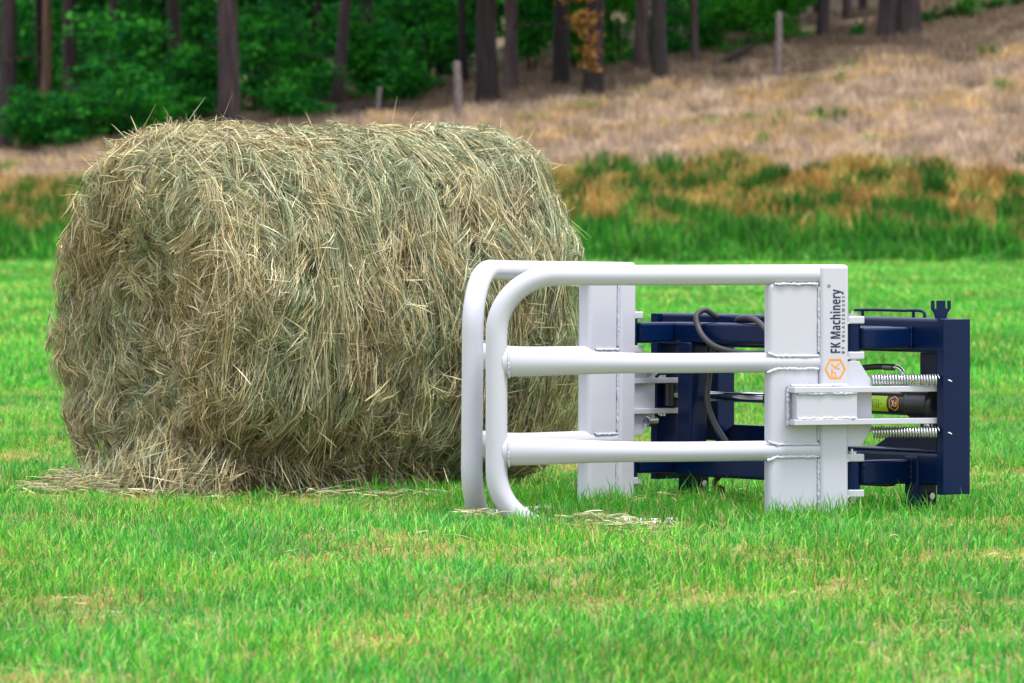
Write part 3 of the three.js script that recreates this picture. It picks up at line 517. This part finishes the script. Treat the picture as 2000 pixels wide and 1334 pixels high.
// --- hoses
const hose = (pts, r = 0.0085, n = 80) => part('hydraulic_hose', sweep(pts.map((p) => V(...p)), r, 14, n), rubber, clampRoot);
hose([[0.2, 0.5, 0.16], [0.02, 0.492, 0.15], [-0.15, 0.487, 0.13], [-0.3, 0.51, 0.12], [-0.375, 0.555, 0.11], [-0.4, 0.6, 0.1], [-0.395, 0.617, 0.07], [-0.385, 0.6, 0.04], [-0.37, 0.55, -0.06]], 0.0095);
hose([[0.03, 0.5, 0.13], [-0.02, 0.545, 0.12], [-0.11, 0.588, 0.1], [-0.19, 0.595, 0.08], [-0.27, 0.58, 0.04], [-0.3, 0.52, -0.06]], 0.0095);
hose([[-0.38, 0.5, 0.05], [-0.4, 0.4, 0.05], [-0.395, 0.33, 0.06], [-0.36, 0.26, 0.06], [-0.3, 0.2, 0.06]], 0.01);
hose([[0.02, 0.36, 0.05], [0.12, 0.405, 0.03], [0.24, 0.44, 0.01], [0.34, 0.452, 0.0], [0.395, 0.452, -0.005]], 0.0095);
part('hose_ferrule', cyl(0.011, V(0.375, 0.452, -0.004), V(0.415, 0.452, -0.005), 14), std([0.16, 0.17, 0.19], 0.35, { metalness: 0.8 }), clampRoot);
part('hose_elbow', sweep([V(0.41, 0.452, -0.005), V(0.435, 0.451, -0.005), V(0.455, 0.44, -0.005), V(0.46, 0.42, -0.005), V(0.46, 0.4, -0.005)], 0.0065, 12, 20), steel, clampRoot);

// ------------------------------------------------------------------ the hay bale
const hayMat = phys([1, 1, 1], 0.7, { vertexColors: true, specularIntensity: 0.3, side: THREE.DoubleSide });
const HAY = { tan: [0.50, 0.44, 0.24], gold: [0.55, 0.46, 0.21], green: [0.25, 0.32, 0.16], grey: [0.40, 0.42, 0.29], brown: [0.27, 0.20, 0.11], pale: [0.74, 0.66, 0.43] };
function hayColour(r, n, m) { // patches of greener, browner and paler hay
  const k = r(); let c;
  if (n > 0.3) c = k < 0.55 ? HAY.green : k < 0.85 ? HAY.grey : HAY.tan; else if (n < -0.35) c = k < 0.45 ? HAY.brown : k < 0.8 ? HAY.tan : HAY.gold; else c = k < 0.42 ? HAY.tan : k < 0.62 ? HAY.gold : k < 0.8 ? HAY.grey : k < 0.93 ? HAY.green : HAY.brown;
  if (r() < 0.2) c = HAY.pale;
  const j = rand(r, 0.4, 1.18) * (1 + 0.12 * m); return [c[0] * j, c[1] * j, c[2] * j];
}
{
  const bale = thing('hay_bale', 'large round hay bale lying on its side on the meadow', 'hay bale');
  bale.position.set(BALE.x, BALE.y, -BALE.d); bale.rotation.y = BALE.turn;
  const { R, L } = BALE, hl = L / 2;
  const lump = (a, x) => 0.032 * noise3(Math.cos(a) * 1.3, Math.sin(a) * 1.3, x * 1.6) + 0.014 * noise3(Math.cos(a) * 3.4, Math.sin(a) * 3.4, x * 4 + 5) + 0.008 * noise3(Math.cos(a) * 8, Math.sin(a) * 8, x * 8 + 9);
  const fillet = (x, a) => { const w = (x < 0 ? 0.13 : 0.12) + 0.08 * Math.max(0, Math.sin(a)), q = clamp((Math.abs(x) - (hl - w)) / w, 0, 1); return w * (1 - Math.sqrt(Math.max(0, 1 - q * q))); };
  const sag = (a) => 0.022 * Math.exp(-Math.pow((Math.atan2(Math.sin(a + 0.75), Math.cos(a + 0.75))) / 0.45, 2)) + 0.022 * Math.exp(-Math.pow((Math.atan2(Math.sin(a - 3.89), Math.cos(a - 3.89))) / 0.45, 2)); // it bulges where it settles
  const radius = (a, x) => R + lump(a, x) - fillet(x, a) + sag(a) - 0.028 * Math.exp(-Math.pow((x + 0.2) / 0.14, 2)) * Math.max(0, Math.sin(a));
  const endX = (a, q) => -hl + 0.02 + 0.06 * smooth(0.52, 0.2, q) + 0.03 * noise3(Math.cos(a) * q * 5, Math.sin(a) * q * 5, 3) + 0.012 * noise3(Math.cos(a) * q * 12, Math.sin(a) * q * 12, 8) + (0.11 + 0.09 * Math.sin(a)) * (1 - Math.sqrt(Math.max(0, 1 - Math.pow(clamp((q - (R - 0.17)) / 0.17, 0, 1), 2))));
  const S = (a, x, r) => V(x, Math.sin(a) * r, Math.cos(a) * r); // a = 0 faces the camera side, a = pi/2 is up
  { // pressed core
    const pos = [], col = [], idx = [], nA = 120, nX = 40, q = rng(9);
    const put = (p) => { pos.push(p.x, p.y, p.z); const n = noise3(p.x * 4, p.y * 4, p.z * 4), c = hayColour(q, n * 1.2, 0); col.push(...c); };
    for (let i = 0; i <= nX; i++) for (let k = 0; k < nA; k++) { const a = (k / nA) * 6.28319, x = lerp(-hl + 0.05, hl - 0.05, i / nX); put(S(a, x, radius(a, x) - 0.12)); }
    for (let i = 0; i < nX; i++) for (let k = 0; k < nA; k++) { const a = i * nA + k, b = i * nA + ((k + 1) % nA); idx.push(a, b, a + nA, b, b + nA, a + nA); }
    for (const e of [0, 1]) { const base = pos.length / 3; for (let i = 0; i <= 12; i++) for (let k = 0; k < nA; k++) { const a = (k / nA) * 6.28319, x = e ? hl - 0.05 : -hl + 0.05, rr = (radius(a, x) - 0.12) * (1 - i / 12); put(S(a, e ? x : x + (i ? Math.max(-0.02, endX(a, rr) + hl + 0.065) : 0), rr)); } for (let i = 0; i < 12; i++) for (let k = 0; k < nA; k++) { const a = base + i * nA + k, b = base + i * nA + ((k + 1) % nA); idx.push(a, b, a + nA, b, b + nA, a + nA); } }
    const g = new THREE.BufferGeometry(); g.setAttribute('position', new THREE.Float32BufferAttribute(pos, 3)); g.setAttribute('color', new THREE.Float32BufferAttribute(col, 3)); g.setIndex(idx);
    part('pressed_core', g, std([1, 1, 1], 1, { vertexColors: true }), bale);
  }
  const r = rng(4242), rb = new Ribbons(250000, 3), side = V(), t1 = V(), nn = V();
  const lay = (f, len, width, c) => { // f(s) gives the point at s in -0.5 .. 0.5
    const pts = []; for (let i = 0; i <= 3; i++) pts.push(f(i / 3 - 0.5));
    t1.subVectors(pts[3], pts[0]); nn.set(gauss(r), gauss(r), gauss(r)); side.crossVectors(t1, nn).normalize(); rb.add(pts, side, width, c);
  };
  // wound side: small locks of stalks, each lock with its own lie
  for (let c = 0; c < 9800; c++) {
    const back = c % 9 === 0, a0 = back ? rand(r, 1.9, 5.2) : rand(r, -1.55, 2.05), x0 = rand(r, -hl + 0.02, hl - 0.005);
    const n = noise3(Math.cos(a0) * 1.4, Math.sin(a0) * 1.4, x0 * 2.6) + 0.5 * noise3(Math.cos(a0) * 4, Math.sin(a0) * 4, x0 * 7) + 0.3 * gauss(r) + 0.55 * Math.exp(-Math.pow((x0 - 0.02 + 0.12 * Math.sin(a0 * 2)) / 0.07, 2)) + 0.12, m = noise3(Math.cos(a0) * 6, Math.sin(a0) * 6, x0 * 12 + 40);
    const top = smooth(-0.2, 0.9, Math.sin(a0)), dir0 = 0.7 * noise3(Math.cos(a0) * 2.2, Math.sin(a0) * 2.2, x0 * 3.5 + 20) * (0.4 + top) + gauss(r) * (r() < 0.35 + 0.25 * top ? 1.9 : 0.5), d0 = c % 5 < 2 ? -0.095 + 0.015 * gauss(r) : -0.05 + 0.075 * r() + 0.02 * m, spread = rand(r, 0.006, 0.03), num = Math.floor(rand(r, 5, 17)), tilt0 = gauss(r) * 0.2;
    for (let k = 0; k < num; k++) {
      const a = a0 + gauss(r) * spread * 1.6 / R, x = x0 + gauss(r) * spread, dir = dir0 + gauss(r) * 0.3, ca = Math.cos(dir), sa = Math.sin(dir), len = rand(r, 0.03, 0.12) * (r() < 0.12 ? 1.8 : 1), depth = d0 + gauss(r) * 0.006, bow = gauss(r) * 0.012, lift = tilt0 * len + gauss(r) * 0.01 + (r() < 0.08 ? 0.025 : 0), tw = gauss(r) * 1.5;
      lay((s) => { const d = s * len, aa = a + (ca * d) / R, xx = clamp(x + sa * d + tw * d * d, -hl - 0.03, hl + 0.03); return S(aa, xx, radius(aa, clamp(xx, -hl, hl)) + depth + bow * (1 - 4 * s * s) + lift * s); }, len, rand(r, 0.0011, 0.0028), hayColour(r, n, m));
    }
  }
  // rounded end face on the left, in the same way
  for (let c = 0; c < 3900; c++) {
    const a = r() * 6.28319, q = (R - 0.02) * Math.sqrt(r()), n = noise3(Math.cos(a) * q * 3, Math.sin(a) * q * 3, 60) - 0.25 + 0.3 * gauss(r), m = noise3(Math.cos(a) * q * 9, Math.sin(a) * q * 9, 61), hang = r() < smooth(0.1, 0.5, q) * 0.5;
    const dir0 = gauss(r) * (r() < 0.4 ? 1.8 : 0.5) + 0.6 * noise3(Math.cos(a) * q * 4, Math.sin(a) * q * 4, 62), y0 = Math.sin(a) * q, z0 = Math.cos(a) * q, d0 = c % 5 < 2 ? -0.1 + 0.015 * gauss(r) : -0.06 + 0.085 * r() + 0.026 * m, spread = rand(r, 0.006, 0.03), num = Math.floor(rand(r, 5, 17));
    for (let k = 0; k < num; k++) {
      const dir = dir0 + gauss(r) * 0.3, len = rand(r, 0.03, 0.13), yy = y0 + gauss(r) * spread, zz = z0 + gauss(r) * spread, dy = hang ? -1 : Math.cos(a + dir), dz = hang ? gauss(r) * 0.3 : -Math.sin(a + dir), depth = d0 + gauss(r) * 0.006, bow = gauss(r) * 0.012, lift = gauss(r) * 0.02;
      lay((s) => { const d = s * len, y = yy + dy * d, z = zz + dz * d, q2 = Math.min(Math.hypot(y, z), R - 0.004), a2 = Math.atan2(y, z); return V(endX(a2, q2) - depth - bow * (1 - 4 * s * s) - lift * s, y, z); }, len, rand(r, 0.0011, 0.0028), hayColour(r, n, m));
    }
  }
  // long loose strands hanging down the side in bundles
  for (let b = 0; b < 130; b++) {
    const a0 = rand(r, -0.9, 1.75), x0 = rand(r, -hl + 0.03, hl - 0.03), n = noise3(Math.cos(a0) * 1.4, Math.sin(a0) * 1.4, x0 * 2.6), dir0 = gauss(r) * 0.35, cnt = Math.floor(rand(r, 8, 40)), spread = rand(r, 0.01, 0.04);
    for (let k = 0; k < cnt; k++) { const a = a0 + gauss(r) * 0.05, x = x0 + gauss(r) * spread, len = rand(r, 0.12, 0.34), dir = dir0 + gauss(r) * 0.14, up = rand(r, 0.0, 0.026), lift = rand(r, -0.01, 0.025), c = hayColour(r, n + (r() < 0.3 ? -0.4 : 0), 0.8); lay((s) => { const d = (s + 0.5) * len, aa = a - (Math.cos(dir) * d) / R, xx = x + Math.sin(dir) * d; return S(aa, xx, radius(aa, clamp(xx, -hl, hl)) + up + lift * (s + 0.5)); }, len, rand(r, 0.0013, 0.0028), c); }
  }
  // single stalks that stick out all over, most along the top and the rims
  for (let i = 0; i < 2200; i++) {
    const top = r() < 0.6, a = top ? rand(r, 1.0, 2.2) : rand(r, -1.2, 2.0), x = r() < 0.4 ? (r() < 0.5 ? -1 : 1) * (hl - 0.1 * r()) : rand(r, -hl, hl), p = S(a, x, radius(a, x) - 0.01), out = S(a, 0, 1), d = out.multiplyScalar(rand(r, 0.0, 0.45)).add(V(gauss(r), gauss(r) * 0.6, gauss(r))).normalize(), len = rand(r, 0.03, 0.12) * (r() < 0.05 ? 1.6 : 1), droop = rand(r, 0, 0.03);
    lay((s) => p.clone().addScaledVector(d, (s + 0.5) * len).add(V(0, -droop * (s + 0.5) * (s + 0.5), 0)), len, rand(r, 0.0016, 0.003), hayColour(r, -0.1, 0.8));
  }
  // foot of the bale: hay spread down on to the grass
  for (let i = 0; i < 6500; i++) {
    const u = r(), left = u < 0.3, x = left ? -hl - rand(r, -0.12, 0.1) : rand(r, -hl, hl * 0.3), w = left ? rand(r, -0.35, 0.55) : 0.25 + Math.abs(gauss(r)) * 0.16, h = rand(r, 0, 0.2) * Math.exp(-Math.abs(w - 0.3) * 3), len = rand(r, 0.05, 0.2), a = left ? Math.PI * 0.8 + gauss(r) * 0.8 : Math.PI / 2 + gauss(r) * 0.7, down = rand(r, -0.2, 1.6);
    const p = V(x, -BALE.y + 0.015 + h, w), d = V(Math.cos(a), -down, Math.sin(a)).normalize();
    lay((s) => { const v = p.clone().addScaledVector(d, s * len); v.y = Math.max(v.y, -BALE.y + 0.006); return v; }, len, rand(r, 0.0016, 0.0034), hayColour(r, noise2(x * 4, w * 4) * 0.8 - 0.15, 0));
  }
  const straw = part('loose_straw', rb.geometry(), hayMat, bale, 'tangled tan and grey-green stalks'); straw.userData.kind = 'stuff';
}
{ // loose hay on the meadow
  const r = rng(515), rb = new Ribbons(9000, 3), side = V(), nn = V();
  const heaps = [[-1.46, 19.7, 0.11, 0.14, 0.07, 320], [-1.33, 19.55, 0.14, 0.12, 0.05, 300], [-1.1, 19.3, 0.25, 0.14, 0.015, 140], [-0.5, 19.2, 0.4, 0.12, 0.01, 120], [-0.1, 17.8, 0.06, 0.05, 0.02, 90], [0.24, 17.65, 0.07, 0.1, 0.02, 120], [0.3, 17.15, 0.12, 0.3, 0.02, 130], [0.62, 18.9, 0.4, 0.3, 0.03, 200], [0, 16, 1.6, 2.6, 0.01, 60]];
  for (const [X, d, sx, sd, h, n] of heaps) for (let i = 0; i < n; i++) {
    const gx = gauss(r), gz = gauss(r), x = X + gx * sx, D = d + gz * sd, y = terrain(x, D) + 0.012 + rand(r, 0, h) * Math.exp(-(gx * gx + gz * gz)) + rand(r, 0, 0.018), len = rand(r, 0.03, 0.12), a = r() * 6.283, tilt = gauss(r) * 0.25, dir = V(Math.cos(a), tilt, Math.sin(a)).normalize(), p = V(x, y, -D), bow = rand(r, 0, 0.008);
    const pts = []; for (let k = 0; k <= 3; k++) { const s = k / 3 - 0.5; pts.push(p.clone().addScaledVector(dir, s * len).add(V(0, bow * (1 - 4 * s * s), 0))); }
    nn.set(gauss(r), gauss(r), gauss(r)); side.crossVectors(dir, nn).normalize(); rb.add(pts, side, rand(r, 0.0016, 0.003), hayColour(r, -0.1 + 0.3 * gauss(r), 0.3));
  }
  for (let i = 0; i < 3600; i++) { // short dry clippings sunk between the blades
    const D = rand(r, 11, 24), x = rand(r, -1, 1) * (D * 0.0852 + 0.4), k = noise2(x * 1.1 + 7, D * 0.55) + 0.6 * noise2b(x * 2.6, D * 1.3); if (k < 0.1) continue;
    const len = rand(r, 0.015, 0.06), a = r() * 6.283, dir = V(Math.cos(a), gauss(r) * 0.2, Math.sin(a)).normalize(), p = V(x, terrain(x, D) + rand(r, 0.003, 0.022), -D), pts = []; for (let q = 0; q <= 3; q++) pts.push(p.clone().addScaledVector(dir, (q / 3 - 0.5) * len));
    nn.set(gauss(r), gauss(r), gauss(r)); side.crossVectors(dir, nn).normalize(); rb.add(pts, side, rand(r, 0.0015, 0.003), (r() < 0.5 ? HAY.tan : HAY.brown).map((v) => v * rand(r, 0.7, 1.1)));
  }
  const m = new THREE.Mesh(rb.geometry(), hayMat); m.name = 'loose_hay'; m.castShadow = m.receiveShadow = true; m.userData = { kind: 'stuff', label: 'loose stalks of hay strewn on the grass', category: 'hay' }; scene.add(m);
}
shade(scene);
renderer.render(scene, camera);
